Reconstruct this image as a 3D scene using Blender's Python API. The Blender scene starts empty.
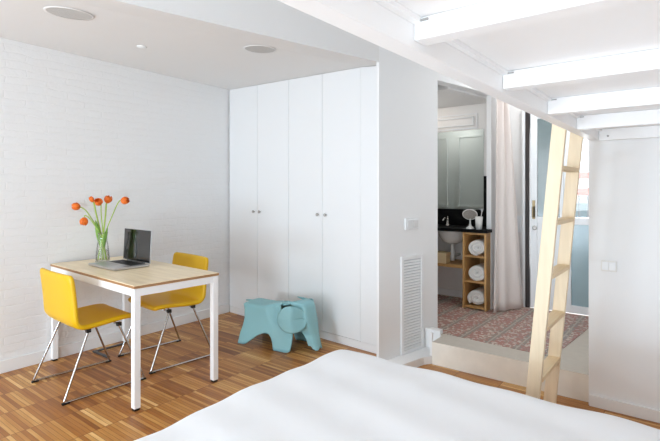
import bpy, bmesh, math, random
from mathutils import Vector, Matrix
random.seed(7)
PI = math.pi
S = bpy.context.scene
COL = S.collection

# ------------------------------------------------------------------ materials
def lin(c):
    return tuple(((v/255)/12.92 if v/255 <= .04045 else ((v/255+.055)/1.055)**2.4) for v in c) + (1.0,)

def mat(name, rgb, rough=.6, metal=0.0, spec=.5, noise=0.0, nscale=40, bump=0.0, bscale=200, coat=0.0):
    m = bpy.data.materials.new(name); m.use_nodes = True
    nt = m.node_tree; b = nt.nodes['Principled BSDF']
    b.inputs['Base Color'].default_value = lin(rgb)
    b.inputs['Roughness'].default_value = rough
    b.inputs['Metallic'].default_value = metal
    b.inputs['Specular IOR Level'].default_value = spec
    b.inputs['Coat Weight'].default_value = coat
    tc = nt.nodes.new('ShaderNodeTexCoord')
    if noise:
        n = nt.nodes.new('ShaderNodeTexNoise'); n.inputs['Scale'].default_value = nscale
        n.inputs['Detail'].default_value = 4
        nt.links.new(tc.outputs['Object'], n.inputs['Vector'])
        mx = nt.nodes.new('ShaderNodeMix'); mx.data_type = 'RGBA'
        c = lin(rgb)
        mx.inputs['A'].default_value = tuple(v*(1-noise) for v in c[:3]) + (1,)
        mx.inputs['B'].default_value = tuple(min(1, v*(1+noise)) for v in c[:3]) + (1,)
        nt.links.new(n.outputs['Fac'], mx.inputs['Factor'])
        nt.links.new(mx.outputs['Result'], b.inputs['Base Color'])
    if bump:
        n2 = nt.nodes.new('ShaderNodeTexNoise'); n2.inputs['Scale'].default_value = bscale
        n2.inputs['Detail'].default_value = 5
        nt.links.new(tc.outputs['Object'], n2.inputs['Vector'])
        bp = nt.nodes.new('ShaderNodeBump'); bp.inputs['Strength'].default_value = bump
        bp.inputs['Distance'].default_value = .01
        nt.links.new(n2.outputs['Fac'], bp.inputs['Height'])
        nt.links.new(bp.outputs['Normal'], b.inputs['Normal'])
    return m

def wood(name, rgb, rough=.5, axis='Z', scale=14, amt=.16, knots=False):
    m = bpy.data.materials.new(name); m.use_nodes = True
    nt = m.node_tree; b = nt.nodes['Principled BSDF']
    b.inputs['Roughness'].default_value = rough
    tc = nt.nodes.new('ShaderNodeTexCoord'); mp = nt.nodes.new('ShaderNodeMapping')
    sc = {'X': (.08, 1, 1), 'Y': (1, .08, 1), 'Z': (1, 1, .08)}[axis]
    mp.inputs['Scale'].default_value = sc
    n = nt.nodes.new('ShaderNodeTexNoise'); n.inputs['Scale'].default_value = scale*4
    n.inputs['Detail'].default_value = 5; n.inputs['Distortion'].default_value = .6
    nt.links.new(tc.outputs['Object'], mp.inputs['Vector']); nt.links.new(mp.outputs['Vector'], n.inputs['Vector'])
    r = nt.nodes.new('ShaderNodeValToRGB'); c = lin(rgb)
    r.color_ramp.elements[0].position = .3; r.color_ramp.elements[1].position = .7
    r.color_ramp.elements[0].color = (c[0]*(1-amt), c[1]*(1-amt*1.2), c[2]*(1-amt*1.5), 1)
    r.color_ramp.elements[1].color = (min(1, c[0]*(1+amt*.4)), min(1, c[1]*(1+amt*.4)), min(1, c[2]*(1+amt*.4)), 1)
    nt.links.new(n.outputs['Fac'], r.inputs['Fac'])
    nt.links.new(r.outputs['Color'], b.inputs['Base Color'])
    return m

def glass(name, tint=(1, 1, 1), gloss=.12, rough=.02):
    m = bpy.data.materials.new(name); m.use_nodes = True
    nt = m.node_tree; nt.nodes.clear()
    o = nt.nodes.new('ShaderNodeOutputMaterial'); t = nt.nodes.new('ShaderNodeBsdfTransparent')
    g = nt.nodes.new('ShaderNodeBsdfGlossy'); g.inputs['Roughness'].default_value = rough
    t.inputs['Color'].default_value = tuple(tint) + (1,)
    lw = nt.nodes.new('ShaderNodeLayerWeight'); lw.inputs['Blend'].default_value = .25
    mu = nt.nodes.new('ShaderNodeMath'); mu.operation = 'MULTIPLY_ADD'
    mu.inputs[1].default_value = .6; mu.inputs[2].default_value = gloss*.4
    nt.links.new(lw.outputs['Fresnel'], mu.inputs[0])
    mx = nt.nodes.new('ShaderNodeMixShader')
    nt.links.new(mu.outputs[0], mx.inputs[0]); nt.links.new(t.outputs[0], mx.inputs[1]); nt.links.new(g.outputs[0], mx.inputs[2])
    nt.links.new(mx.outputs[0], o.inputs['Surface'])
    return m

def brick_wall_mat():
    m = bpy.data.materials.new('painted_brick'); m.use_nodes = True
    nt = m.node_tree; b = nt.nodes['Principled BSDF']
    b.inputs['Roughness'].default_value = .55
    tc = nt.nodes.new('ShaderNodeTexCoord'); sp = nt.nodes.new('ShaderNodeSeparateXYZ'); cb = nt.nodes.new('ShaderNodeCombineXYZ')
    nt.links.new(tc.outputs['Object'], sp.inputs[0])
    nt.links.new(sp.outputs['Y'], cb.inputs['X']); nt.links.new(sp.outputs['Z'], cb.inputs['Y'])
    wn = nt.nodes.new('ShaderNodeTexNoise'); wn.inputs['Scale'].default_value = 5; wn.inputs['Detail'].default_value = 2
    nt.links.new(cb.outputs[0], wn.inputs['Vector'])
    ad = nt.nodes.new('ShaderNodeVectorMath'); ad.operation = 'MULTIPLY_ADD'
    ad.inputs[1].default_value = (.08, .05, 0)
    nt.links.new(wn.outputs['Color'], ad.inputs[0]); nt.links.new(cb.outputs[0], ad.inputs[2])
    br = nt.nodes.new('ShaderNodeTexBrick'); br.offset = .5
    br.inputs['Scale'].default_value = 1
    br.inputs['Brick Width'].default_value = .29; br.inputs['Row Height'].default_value = .056
    br.inputs['Mortar Size'].default_value = .007; br.inputs['Mortar Smooth'].default_value = 1.0
    br.inputs['Color1'].default_value = (1, 1, 1, 1); br.inputs['Color2'].default_value = (.82, .82, .82, 1); br.inputs['Mortar'].default_value = (.25, .25, .25, 1)
    nt.links.new(ad.outputs[0], br.inputs['Vector'])
    n = nt.nodes.new('ShaderNodeTexNoise'); n.inputs['Scale'].default_value = 26; n.inputs['Detail'].default_value = 6
    nt.links.new(tc.outputs['Object'], n.inputs['Vector'])
    mx = nt.nodes.new('ShaderNodeMix'); mx.data_type = 'FLOAT'; mx.inputs['Factor'].default_value = .6
    nt.links.new(br.outputs['Color'], mx.inputs['A']); nt.links.new(n.outputs['Fac'], mx.inputs['B'])
    bp = nt.nodes.new('ShaderNodeBump'); bp.inputs['Strength'].default_value = .36; bp.inputs['Distance'].default_value = .018
    nt.links.new(mx.outputs['Result'], bp.inputs['Height']); nt.links.new(bp.outputs['Normal'], b.inputs['Normal'])
    b.inputs['Base Color'].default_value = lin((236, 236, 236))
    return m

def parquet_mat():
    m = bpy.data.materials.new('strip_parquet'); m.use_nodes = True
    nt = m.node_tree; b = nt.nodes['Principled BSDF']; L = nt.links.new
    tc = nt.nodes.new('ShaderNodeTexCoord')
    mp = nt.nodes.new('ShaderNodeMapping'); mp.inputs['Location'].default_value = (.14, 0, 0)
    L(tc.outputs['Object'], mp.inputs['Vector'])
    br = nt.nodes.new('ShaderNodeTexBrick'); br.offset = 0
    br.inputs['Scale'].default_value = 1
    br.inputs['Brick Width'].default_value = .31; br.inputs['Row Height'].default_value = .024
    br.inputs['Mortar Size'].default_value = .0012; br.inputs['Mortar Smooth'].default_value = .3
    br.inputs['Bias'].default_value = 0
    br.inputs['Color1'].default_value = (0, 0, 0, 1); br.inputs['Color2'].default_value = (1, 1, 1, 1); br.inputs['Mortar'].default_value = (.1, .1, .1, 1)
    L(mp.outputs[0], br.inputs['Vector'])
    # broad groups of strips from the same plank
    br2 = nt.nodes.new('ShaderNodeTexBrick'); br2.offset = .37
    br2.inputs['Scale'].default_value = 1
    br2.inputs['Brick Width'].default_value = .31; br2.inputs['Row Height'].default_value = .12; br2.inputs['Mortar Size'].default_value = 0
    br2.inputs['Color1'].default_value = (0, 0, 0, 1); br2.inputs['Color2'].default_value = (1, 1, 1, 1)
    br2.offset = 0
    L(mp.outputs[0], br2.inputs['Vector'])
    mp2 = nt.nodes.new('ShaderNodeMapping'); mp2.inputs['Scale'].default_value = (4, 60, 1)
    L(tc.outputs['Object'], mp2.inputs['Vector'])
    n = nt.nodes.new('ShaderNodeTexNoise'); n.inputs['Scale'].default_value = 1.5; n.inputs['Detail'].default_value = 4
    L(mp2.outputs[0], n.inputs['Vector'])
    a1 = nt.nodes.new('ShaderNodeMix'); a1.data_type = 'FLOAT'; a1.inputs['Factor'].default_value = .38
    L(br.outputs['Color'], a1.inputs['A']); L(br2.outputs['Color'], a1.inputs['B'])
    a2 = nt.nodes.new('ShaderNodeMix'); a2.data_type = 'FLOAT'; a2.inputs['Factor'].default_value = .28
    L(a1.outputs['Result'], a2.inputs['A']); L(n.outputs['Fac'], a2.inputs['B'])
    r = nt.nodes.new('ShaderNodeValToRGB'); e = r.color_ramp.elements
    e[0].position = .12; e[0].color = lin((122, 70, 36)); e[1].position = .86; e[1].color = lin((238, 196, 132))
    k = e.new(.4); k.color = lin((172, 112, 54)); k = e.new(.65); k.color = lin((198, 144, 78))
    L(a2.outputs['Result'], r.inputs['Fac'])
    mm = nt.nodes.new('ShaderNodeMix'); mm.data_type = 'RGBA'; mm.inputs['B'].default_value = lin((128, 80, 44))
    L(br.outputs['Fac'], mm.inputs['Factor']); L(r.outputs['Color'], mm.inputs['A'])
    # the dark joint between the rows of strips
    sp = nt.nodes.new('ShaderNodeSeparateXYZ'); L(mp.outputs[0], sp.inputs[0])
    dv = nt.nodes.new('ShaderNodeMath'); dv.operation = 'DIVIDE'; dv.inputs[1].default_value = .31; L(sp.outputs['X'], dv.inputs[0])
    fr = nt.nodes.new('ShaderNodeMath'); fr.operation = 'FRACT'; L(dv.outputs[0], fr.inputs[0])
    lt = nt.nodes.new('ShaderNodeMath'); lt.operation = 'LESS_THAN'; lt.inputs[1].default_value = .009; L(fr.outputs[0], lt.inputs[0])
    m2 = nt.nodes.new('ShaderNodeMix'); m2.data_type = 'RGBA'; m2.inputs['B'].default_value = lin((126, 78, 42))
    L(lt.outputs[0], m2.inputs['Factor']); L(mm.outputs['Result'], m2.inputs['A'])
    L(m2.outputs['Result'], b.inputs['Base Color'])
    b.inputs['Roughness'].default_value = .38; b.inputs['Specular IOR Level'].default_value = .4
    return m

def tile_mat():
    m = bpy.data.materials.new('patterned_cement_tiles'); m.use_nodes = True
    nt = m.node_tree; b = nt.nodes['Principled BSDF']; L = nt.links.new
    b.inputs['Roughness'].default_value = .5
    tc = nt.nodes.new('ShaderNodeTexCoord'); sp = nt.nodes.new('ShaderNodeSeparateXYZ'); L(tc.outputs['Object'], sp.inputs[0])
    def M(op, a, bb=None, c=None):
        n = nt.nodes.new('ShaderNodeMath'); n.operation = op
        for i, v in enumerate((a, bb, c)):
            if v is None: continue
            if isinstance(v, (int, float)): n.inputs[i].default_value = v
            else: L(v, n.inputs[i])
        return n.outputs[0]
    u = M('FRACT', M('DIVIDE', sp.outputs['X'], .21)); v = M('FRACT', M('DIVIDE', sp.outputs['Y'], .21))
    cu = M('ABSOLUTE', M('SUBTRACT', u, .5)); cv = M('ABSOLUTE', M('SUBTRACT', v, .5))
    # rosettes: small random figures within the tile field
    vo = nt.nodes.new('ShaderNodeTexVoronoi'); vo.inputs['Scale'].default_value = 58
    L(tc.outputs['Object'], vo.inputs['Vector'])
    sv = nt.nodes.new('ShaderNodeSeparateColor'); L(vo.outputs['Color'], sv.inputs[0])
    red = M('GREATER_THAN', sv.outputs[0], .48)
    pale = M('LESS_THAN', sv.outputs[0], .24)
    stripe = M('GREATER_THAN', cu, .37)
    line = M('GREATER_THAN', cu, .47)
    base = lin((160, 140, 128))
    def mix(fac, a, c2):
        n = nt.nodes.new('ShaderNodeMix'); n.data_type = 'RGBA'; L(fac, n.inputs['Factor'])
        if isinstance(a, tuple): n.inputs['A'].default_value = a
        else: L(a, n.inputs['A'])
        n.inputs['B'].default_value = c2
        return n.outputs['Result']
    c = mix(red, base, lin((168, 114, 104)))
    c = mix(pale, c, lin((206, 194, 182)))
    # grey border band with its own small figure
    bd = M('MULTIPLY', stripe, M('GREATER_THAN', sv.outputs[1], .3))
    c = mix(bd, c, lin((140, 132, 124)))
    c = mix(line, c, lin((176, 168, 156)))
    # worn, greyer towards the patch by the right-hand wall
    n = nt.nodes.new('ShaderNodeTexNoise'); n.inputs['Scale'].default_value = 5; L(tc.outputs['Object'], n.inputs['Vector'])
    wear = M('MULTIPLY', n.outputs['Fac'], .18)
    c = mix(wear, c, lin((170, 160, 150)))
    L(c, b.inputs['Base Color'])
    return m

def stone_mat():
    m = mat('step_travertine', (238, 232, 221), .5, noise=.14, nscale=7)
    return m

M_white = mat('white_paint', (238, 238, 238), .6)
M_ceil = mat('ceiling_paint', (232, 231, 230), .8)
M_lacq = mat('white_lacquer', (238, 239, 240), .35)
M_loft = mat('white_painted_timber', (251, 251, 251), .45)
M_brick = brick_wall_mat()
M_parq = parquet_mat()
M_tile = tile_mat()
M_stone = stone_mat()
M_kerb = mat('grey_cement_border', (198, 190, 178), .7, noise=.08, nscale=18)
M_steel_w = mat('white_powder_coat', (244, 244, 244), .35)
M_oak = wood('pale_oak_top', (248, 230, 196), .35, 'X', 8, .14)
M_edge = mat('brown_ply_edge', (166, 124, 84), .5)
M_pine = wood('pine', (246, 228, 198), .5, 'Z', 7, .09)
M_pine_h = wood('pine_treads', (238, 214, 174), .5, 'Y', 7, .12)
M_birch = wood('birch_ply', (206, 162, 104), .5, 'Z', 8, .14)
M_birch_h = wood('birch_ply_shelf', (196, 152, 96), .5, 'X', 8, .14)
M_yellow = mat('yellow_leather', (226, 180, 2), .45, bump=.05, bscale=400)
M_chrome = mat('chrome', (190, 188, 186), .18, 1.0)
M_black = mat('black_plastic', (18, 18, 18), .5)
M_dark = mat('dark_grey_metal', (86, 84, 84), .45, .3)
M_alu = mat('aluminium', (200, 200, 202), .32, .85)
M_screen = mat('black_glass_screen', (12, 10, 10), .08, spec=.9)
M_keys = mat('black_keys', (22, 22, 24), .5)
M_vase = glass('clear_vase_glass', (.985, .99, .985), .05)
M_pane = glass('window_glass', (.97, .985, .99), .1)
M_water = glass('vase_water', (.975, .985, .965), .02)
M_stem = mat('tulip_stem', (158, 184, 78), .5, noise=.15, nscale=60)
M_leaf = mat('tulip_leaf', (118, 160, 62), .5, noise=.18, nscale=40)
M_petal = mat('tulip_petal', (246, 112, 24), .5, noise=.35, nscale=45)
M_eleph = mat('teal_plastic', (142, 192, 198), .5)
M_duvet = mat('white_cotton', (246, 247, 249), .85, bump=.10, bscale=14)
M_matt = mat('mattress_ticking', (226, 226, 224), .9)
M_grey = mat('speaker_mesh', (196, 195, 193), .8, bump=.2, bscale=900)
M_gap = mat('bracket_steel', (170, 168, 166), .5, .2)
M_knob = mat('brushed_nickel', (186, 182, 178), .4, .5)
M_blackstone = mat('black_stone', (8, 8, 9), .55, spec=.15)
M_ceram = mat('ceramic', (238, 236, 232), .15, coat=.5)
M_mirror = mat('mirror_silver', (206, 214, 210), .02, 1.0)
M_towel = mat('white_terry', (246, 245, 242), .95, bump=.15, bscale=120)
M_curt = mat('beige_linen', (224, 214, 208), .9, bump=.08, bscale=300)
M_bath = mat('bathroom_plaster', (236, 233, 230), .8)
M_box = mat('cream_box', (228, 206, 164), .7)
M_brown = mat('dark_brown_timber', (44, 34, 31), .55, noise=.3, nscale=12)
M_frost = mat('frosted_grey_glass', (118, 132, 133), .15, spec=.6)
M_frost2 = mat('frosted_blue_glass', (150, 172, 178), .2, spec=.6)
M_brass = mat('aged_brass', (128, 112, 84), .35, .8)
M_facade = mat('pale_facade', (226, 220, 214), .9)
M_terra = mat('terracotta', (196, 108, 88), .8)
M_rail = mat('grey_railing', (136, 134, 134), .5, .3)
M_balc = mat('balcony_concrete', (176, 172, 168), .9, noise=.06)
M_slab = mat('grey_overhang', (150, 152, 152), .9)

# ------------------------------------------------------------------ mesh builder
class MB:
    def __init__(s): s.v = []; s.f = []; s.mi = []; s.cur = 0
    def add(s, vs, fs):
        o = len(s.v); s.v += [tuple(v) for v in vs]
        for f in fs: s.f.append(tuple(o+i for i in f)); s.mi.append(s.cur)
        return s
    def box(s, x0, x1, y0, y1, z0, z1):
        vs = [(x0,y0,z0),(x1,y0,z0),(x1,y1,z0),(x0,y1,z0),(x0,y0,z1),(x1,y0,z1),(x1,y1,z1),(x0,y1,z1)]
        return s.add(vs, [(3,2,1,0),(4,5,6,7),(0,1,5,4),(1,2,6,5),(2,3,7,6),(3,0,4,7)])
    def prism(s, poly, z0, z1):            # plan polygon, counter-clockwise
        n = len(poly); vs = [(p[0],p[1],z0) for p in poly]+[(p[0],p[1],z1) for p in poly]
        fs = [tuple(range(n-1,-1,-1)), tuple(range(n,2*n))]+[(i,(i+1)%n,n+(i+1)%n,n+i) for i in range(n)]
        return s.add(vs, fs)
    def hull8(s, bot, top):                # four bottom and four top corners
        return s.add(list(bot)+list(top), [(3,2,1,0),(4,5,6,7),(0,1,5,4),(1,2,6,5),(2,3,7,6),(3,0,4,7)])
    def bar(s, a, b, w, h, up=(0,0,1)):    # rectangular bar from a to b
        a = Vector(a); b = Vector(b); d = (b-a).normalized(); u = Vector(up)
        r = d.cross(u).normalized(); u = r.cross(d).normalized()
        c = [(-w/2,-h/2),(w/2,-h/2),(w/2,h/2),(-w/2,h/2)]
        return s.hull8([a+r*i+u*j for i,j in c][::-1], [b+r*i+u*j for i,j in c][::-1])
    def tube(s, pts, r, n=10, cap=True):
        pts = [Vector(p) for p in pts]; m = len(pts)
        rs = r if isinstance(r, (list, tuple)) else [r]*m
        rings = []; prev = None
        for i, p in enumerate(pts):
            t = (pts[min(i+1,m-1)]-pts[max(i-1,0)]).normalized()
            if prev is None:
                a = Vector((0,0,1)) if abs(t.z) < .9 else Vector((1,0,0))
                x = t.cross(a).normalized()
            else:
                x = (prev-t*prev.dot(t)).normalized()
            prev = x; y = t.cross(x)
            rings.append([p+(x*math.cos(2*PI*k/n)+y*math.sin(2*PI*k/n))*rs[i] for k in range(n)])
        vs = [v for g in rings for v in g]; fs = []
        for i in range(m-1):
            for k in range(n):
                fs.append((i*n+k, i*n+(k+1)%n, (i+1)*n+(k+1)%n, (i+1)*n+k))
        if cap: fs.append(tuple(range(n-1,-1,-1))); fs.append(tuple((m-1)*n+k for k in range(n)))
        return s.add(vs, fs)
    def lathe(s, prof, n=28, c=(0,0,0), caps=False):
        vs = []; fs = []
        for r, z in prof:
            for k in range(n): vs.append((c[0]+r*math.cos(2*PI*k/n), c[1]+r*math.sin(2*PI*k/n), c[2]+z))
        for i in range(len(prof)-1):
            for k in range(n): fs.append((i*n+k, i*n+(k+1)%n, (i+1)*n+(k+1)%n, (i+1)*n+k))
        if caps:
            fs.append(tuple(range(n-1,-1,-1))); fs.append(tuple((len(prof)-1)*n+k for k in range(n)))
        return s.add(vs, fs)
    def grid(s, fn, nu, nv):
        vs = [fn(i/nu, j/nv) for j in range(nv+1) for i in range(nu+1)]
        fs = [(j*(nu+1)+i, j*(nu+1)+i+1, (j+1)*(nu+1)+i+1, (j+1)*(nu+1)+i) for j in range(nv) for i in range(nu)]
        return s.add(vs, fs)
    def build(s, name, m, parent=None, bevel=0, smooth=False, solid=0, sub=0, offset=-1, fix=True):
        me = bpy.data.meshes.new(name); me.from_pydata(s.v, [], s.f)
        ms = m if isinstance(m, (list, tuple)) else [m]
        for q in ms: me.materials.append(q)
        for p, i in zip(me.polygons, s.mi): p.material_index = i; p.use_smooth = smooth
        if fix:
            bm = bmesh.new(); bm.from_mesh(me); bmesh.ops.recalc_face_normals(bm, faces=bm.faces); bm.to_mesh(me); bm.free()
        o = bpy.data.objects.new(name, me); COL.objects.link(o)
        if parent is not None: o.parent = parent
        if solid:
            q = o.modifiers.new('solid', 'SOLIDIFY'); q.thickness = solid; q.offset = offset
        if bevel:
            q = o.modifiers.new('bevel', 'BEVEL'); q.width = bevel; q.segments = 2; q.limit_method = 'ANGLE'; q.angle_limit = .6
        if sub:
            q = o.modifiers.new('sub', 'SUBSURF'); q.levels = sub; q.render_levels = sub
        return o

def empty(name, loc, rz=0):
    o = bpy.data.objects.new(name, None); COL.objects.link(o); o.location = loc; o.rotation_euler = (0,0,rz)
    o.empty_display_size = .1
    return o
def tag(o, label, cat, group=None):
    o['label'] = label; o['category'] = cat
    if group: o['group'] = group
    return o
def thing(name, label, cat, loc=(0,0,0), rz=0, group=None): return tag(empty(name, loc, rz), label, cat, group)
def struct(o, label=None):
    o['kind'] = 'structure'
    if label: o['label'] = label; 
    return o
def copy_tree(o, parent=None):
    c = o.copy(); COL.objects.link(c)
    if parent is not None: c.parent = parent
    for ch in [q for q in bpy.data.objects if q.parent == o]: copy_tree(ch, c)
    return c

# ------------------------------------------------------------------ camera
F_PX, HY, CH = 475.0, 190.0, 1.32
YAW = math.atan(370/475)
cam = bpy.data.cameras.new('camera'); co = bpy.data.objects.new('camera', cam); COL.objects.link(co)
co.location = (0, 0, CH); co.rotation_euler = (PI/2, 0, YAW)
cam.sensor_width = 36; cam.lens = F_PX/660*36
cam.shift_y = -(220.5-HY)/660; cam.clip_start = .02
S.camera = co

# ------------------------------------------------------------------ setting
CEIL = 3.0; ST = .17
P0 = (-1.846, 2.951)                     # near corner of the old cross wall
CD = Vector((.185, .983)).normalized()   # the cross wall runs along this direction
CN = Vector((CD.y, -CD.x))               # its face looks this way (+X)
def cw(t, off=0): p = Vector(P0)+CD*t+CN*off; return (p.x, p.y)
P_END = .712                             # left jamb of the opening
struct(MB().box(-4.1, 2.0, -2.3, 3.6, -.08, 0).build('floor', M_parq))
struct(MB().prism([(-4.16, -2.3), (-3.885, -2.3), (-4.045, 3.95), (-4.16, 3.95)], 0, CEIL).build('wall_left', M_brick))
struct(MB().prism([(-3.8865, -2.2), (-3.868, -2.2), (-4.012, 3.378), (-4.0295, 3.378)], 0, .092).build('baseboard_left', M_white, bevel=.004))
struct(MB().box(-4.1, 2.0, -2.3, 5.2, CEIL, CEIL+.1).build('ceiling', M_ceil))

# dropped ceiling over the table: a sloping underside and an upright face on the line of the cross wall
Bk = [(-4.028, 3.372, 2.405), (-3.1, 3.312, 2.372), (-2.213, 3.250, 2.338), (P0[0], P0[1], 2.252)]
nr = cw(-4.9); Fr = [(-3.888, -2.2, 2.44), (-3.6, -2.2, 2.36), (-3.2, -2.2, 2.26), (nr[0], -2.2, 2.13)]
NS = 12
sof = MB(); rows = []
for j in range(NS+1):
    t = j/NS; row = []
    for a, b in zip(Fr, Bk): row.append(tuple(a[i]+(b[i]-a[i])*t for i in range(3)))
    rows.append(row)
b2 = cw(.30, -.101)
rows.append([(-4.03, 3.66, 2.405), (-3.1, 3.62, 2.372), (-2.15, 3.56, 2.338), (b2[0], b2[1], 2.312)])
NS = len(rows)-1
vs = [p for r in rows for p in r]; n4 = len(vs)
vs += [(p[0], p[1], CEIL) for p in vs]
fs = []
for j in range(NS):
    for i in range(3):
        a = j*4+i; fs.append((a, a+1, a+5, a+4)); fs.append((n4+a, n4+a+4, n4+a+5, n4+a+1))
    fs.append((j*4+3, n4+j*4+3, n4+j*4+7, j*4+7)); fs.append((j*4, j*4+4, n4+j*4+4, n4+j*4))
for i in range(3):
    fs.append((i, n4+i, n4+i+1, i+1)); a = NS*4+i; fs.append((a, a+1, n4+a+1, n4+a))
sof.add(vs, fs); struct(sof.build('ceiling_dropped', M_ceil))

# cross wall with the opening to the bathroom
TH = .10
def seg(t0, t1, z0, z1, off0=-TH, off1=0):
    return [cw(t0, off0), cw(t0, off1), cw(t1, off1), cw(t1, off0)], z0, z1
wm = MB()
wm.prism([cw(0, -.025), cw(0, 0), cw(P_END, 0), cw(P_END, -TH)], 0, CEIL)
for a in (seg(P_END, 1.62, 2.23, CEIL), seg(1.62, 1.93, .17, 2.23, -.085, -.035)):
    wm.prism(*a)
struct(wm.build('wall_middle', M_white))
# boxed skirting at the foot of the cross wall, stepping up beside the raised floor
sk = MB()
sk.prism([cw(.02, 0.001), cw(.02, .135), cw(.345, .142), (-1.6045, 3.320), (-1.6045, 3.499), cw(.55, .001)], 0, .06)
sk.prism([(-1.626, 3.322), (-1.605, 3.322), (-1.605, 3.342), (-1.626, 3.342)], .06, .235)
sk.prism([(-1.745, 3.478), (-1.612, 3.478), (-1.612, 3.499), (-1.74, 3.499)], .0605, ST+.040)
sk.prism([(-1.728, 3.503), (-1.626, 3.503), (-1.626, 3.56), (-1.718, 3.56)], ST+.0005, ST+.036)
struct(sk.build('baseboard_middle', M_white, bevel=.003))

# right wall (under the loft) and side wall of the passage
struct(MB().box(-.54, 2.0, 3.28, 3.42, 0, CEIL).build('wall_right', M_white))
struct(MB().box(-.535, 2.0, 3.262, 3.279, 0, .072).build('baseboard_right', M_white, bevel=.004))
struct(MB().box(-.56, -.42, 3.425, 5.2, 0, CEIL).build('wall_passage', M_white))
struct(MB().box(1.9, 2.0, -2.3, 3.28, 0, CEIL).build('wall_side', M_white))
# wall behind the camera with two tall windows
wf = MB()
WX = [(-3.3, -1.7), (-.9, 1.3)]; WZ = (.04, 2.35)
for x0, x1 in ((-3.98, -3.3), (-1.7, -.9), (1.3, 1.9)): wf.box(x0, x1, -2.3, -2.2, 0, CEIL)
for x0, x1 in WX: wf.box(x0, x1, -2.3, -2.2, 0, WZ[0]); wf.box(x0, x1, -2.3, -2.2, WZ[1], CEIL)
struct(wf.build('wall_front', M_white))
for i, (x0, x1) in enumerate(WX):
    w = MB(); xm = (x0+x1)/2
    for a, b in ((x0, x0+.06), (xm-.03, xm+.03), (x1-.06, x1)): w.box(a, b, -2.28, -2.22, WZ[0], WZ[1])
    w.box(x0+.06, xm-.03, -2.28, -2.22, WZ[0], WZ[0]+.06); w.box(xm+.03, x1-.06, -2.28, -2.22, WZ[0], WZ[0]+.06)
    w.box(x0+.06, xm-.03, -2.28, -2.22, WZ[1]-.06, WZ[1]); w.box(xm+.03, x1-.06, -2.28, -2.22, WZ[1]-.06, WZ[1])
    wo = struct(w.build('window_%d' % (i+1), M_lacq))
    for a, b in ((x0+.06, xm-.03), (xm+.03, x1-.06)):
        MB().box(a, b, -2.255, -2.249, WZ[0]+.06, WZ[1]-.06).build('window_pane', M_pane, wo)

# raised floor of bathroom and passage, its stone riser and the tile field
ST = .17
pl = MB()
pl.prism([(-1.602, 3.315), (-.5405, 3.317), (-.5605, 3.55), (-.5605, 4.88), (-3.2, 4.88), (-3.2, 3.93), cw(.80, -.11)[0:1]+(3.93,), cw(.67, -.11), cw(.67, .002), cw(.57, .002), (-1.602, 3.501)], 0, ST)
pl.mi = [1 if i == 1 else 0 for i in range(len(pl.f))]
struct(pl.build('floor_raised', [M_stone, M_kerb]))
struct(MB().prism([(-1.69, 3.56), (-.95, 3.525), (-.80, 3.515), (-.70, 4.84), (-3.19, 4.84), (-3.19, 3.96), (-1.86, 3.96), (-1.735, 3.7)], ST, ST+.004).build('floor_tiles', M_tile))
# back wall of bathroom and passage, with the doorway to the balcony
bw = MB()
DX0, DX1, DZ = -1.345, -.60, 2.12
bw.box(-3.3, DX0-.03, 4.88, 5.0, 0, CEIL); bw.box(DX1, -.56, 4.88, 5.0, 0, CEIL)
bw.box(DX0-.03, DX1, 4.88, 5.0, DZ, CEIL); bw.box(DX0-.03, DX1, 4.88, 5.0, 0, ST)
struct(bw.build('wall_back', M_bath))
struct(MB().box(-3.3, -3.2, 3.93, 4.88, 0, CEIL).build('wall_bathroom', M_bath))
wb = MB(); wb.prism([(-3.2, 3.93), (-3.2, 3.96), (-1.895, 3.96), (-1.824, 3.612), (-1.85, 3.60), (-1.92, 3.93)][::-1], ST, CEIL)
struct(wb.build('wall_closet', M_bath))
struct(MB().prism([(-3.2, 3.962), cw(1.02, -.105)[0:1]+(3.962,), cw(1.9, -.105), (-3.2, 4.878)], 2.215, 2.26).build('ceiling_bathroom', M_ceil))
struct(MB().box(-3.19, -1.62, 4.866, 4.879, ST, ST+.07).build('baseboard_back', M_white, bevel=.003))
struct(MB().prism([cw(.40, .01), (-.56, 3.43), (-.56, 4.878), cw(1.92, .012)], 2.5, 2.55).build('ceiling_passage', M_ceil))

# ------------------------------------------------------------------ balcony door
d = struct(MB().box(DX0-.028, DX0-.006, 4.83, 4.89, ST+.004, DZ).box(DX0+.748-.02, DX0+.744, 4.84, 4.9, ST+.004, DZ).box(DX0, DX1, 4.84, 4.9, 2.09, DZ).build('door_1', M_white))
MB().box(DX0-.004, DX0+.034, 4.845, 4.885, ST+.004, 2.09).build('door_jamb', M_brown, d)
def leaf(x0, x1, panel):
    ll = MB(); z0, z1 = ST+.012, 2.085; w = .062
    ll.box(x0, x0+w, 4.835, 4.875, z0, z1); ll.box(x1-w*.55, x1, 4.835, 4.875, z0, z1)
    for a, b in ((z0, z0+.07), (1.0, 1.065), (z1-.08, z1)): ll.box(x0+w, x1-w*.55, 4.835, 4.875, a, b)
    o = ll.build('door_leaf', M_lacq, d, bevel=.003)
    return o, x0+w, x1-w*.55, z0, z1, w
o, a, b, z0, z1, w = leaf(DX0+.045, -1.005, True)
MB().box(a, b, 4.852, 4.858, 1.065, z1-.08).build('pane', M_frost, o)
MB().box(a, b, 4.846, 4.862, z0+.07, 1.0).build('panel', M_lacq, o)
MB().tube([(a-.03, 4.832, 1.06), (a-.03, 4.800, 1.06), (a-.03, 4.798, 1.16)], .009).box(a-.043, a-.017, 4.829, 4.8345, 1.04, 1.22).build('handle', M_brass, o, smooth=False)
MB().lathe([(.022, 0), (.022, .01), (.012, .014)], 14, caps=True).build('lock', M_knob, o).matrix_local = Matrix.Translation((a-.02, 4.834, .955)) @ Matrix.Rotation(PI/2, 4, 'X')
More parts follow.
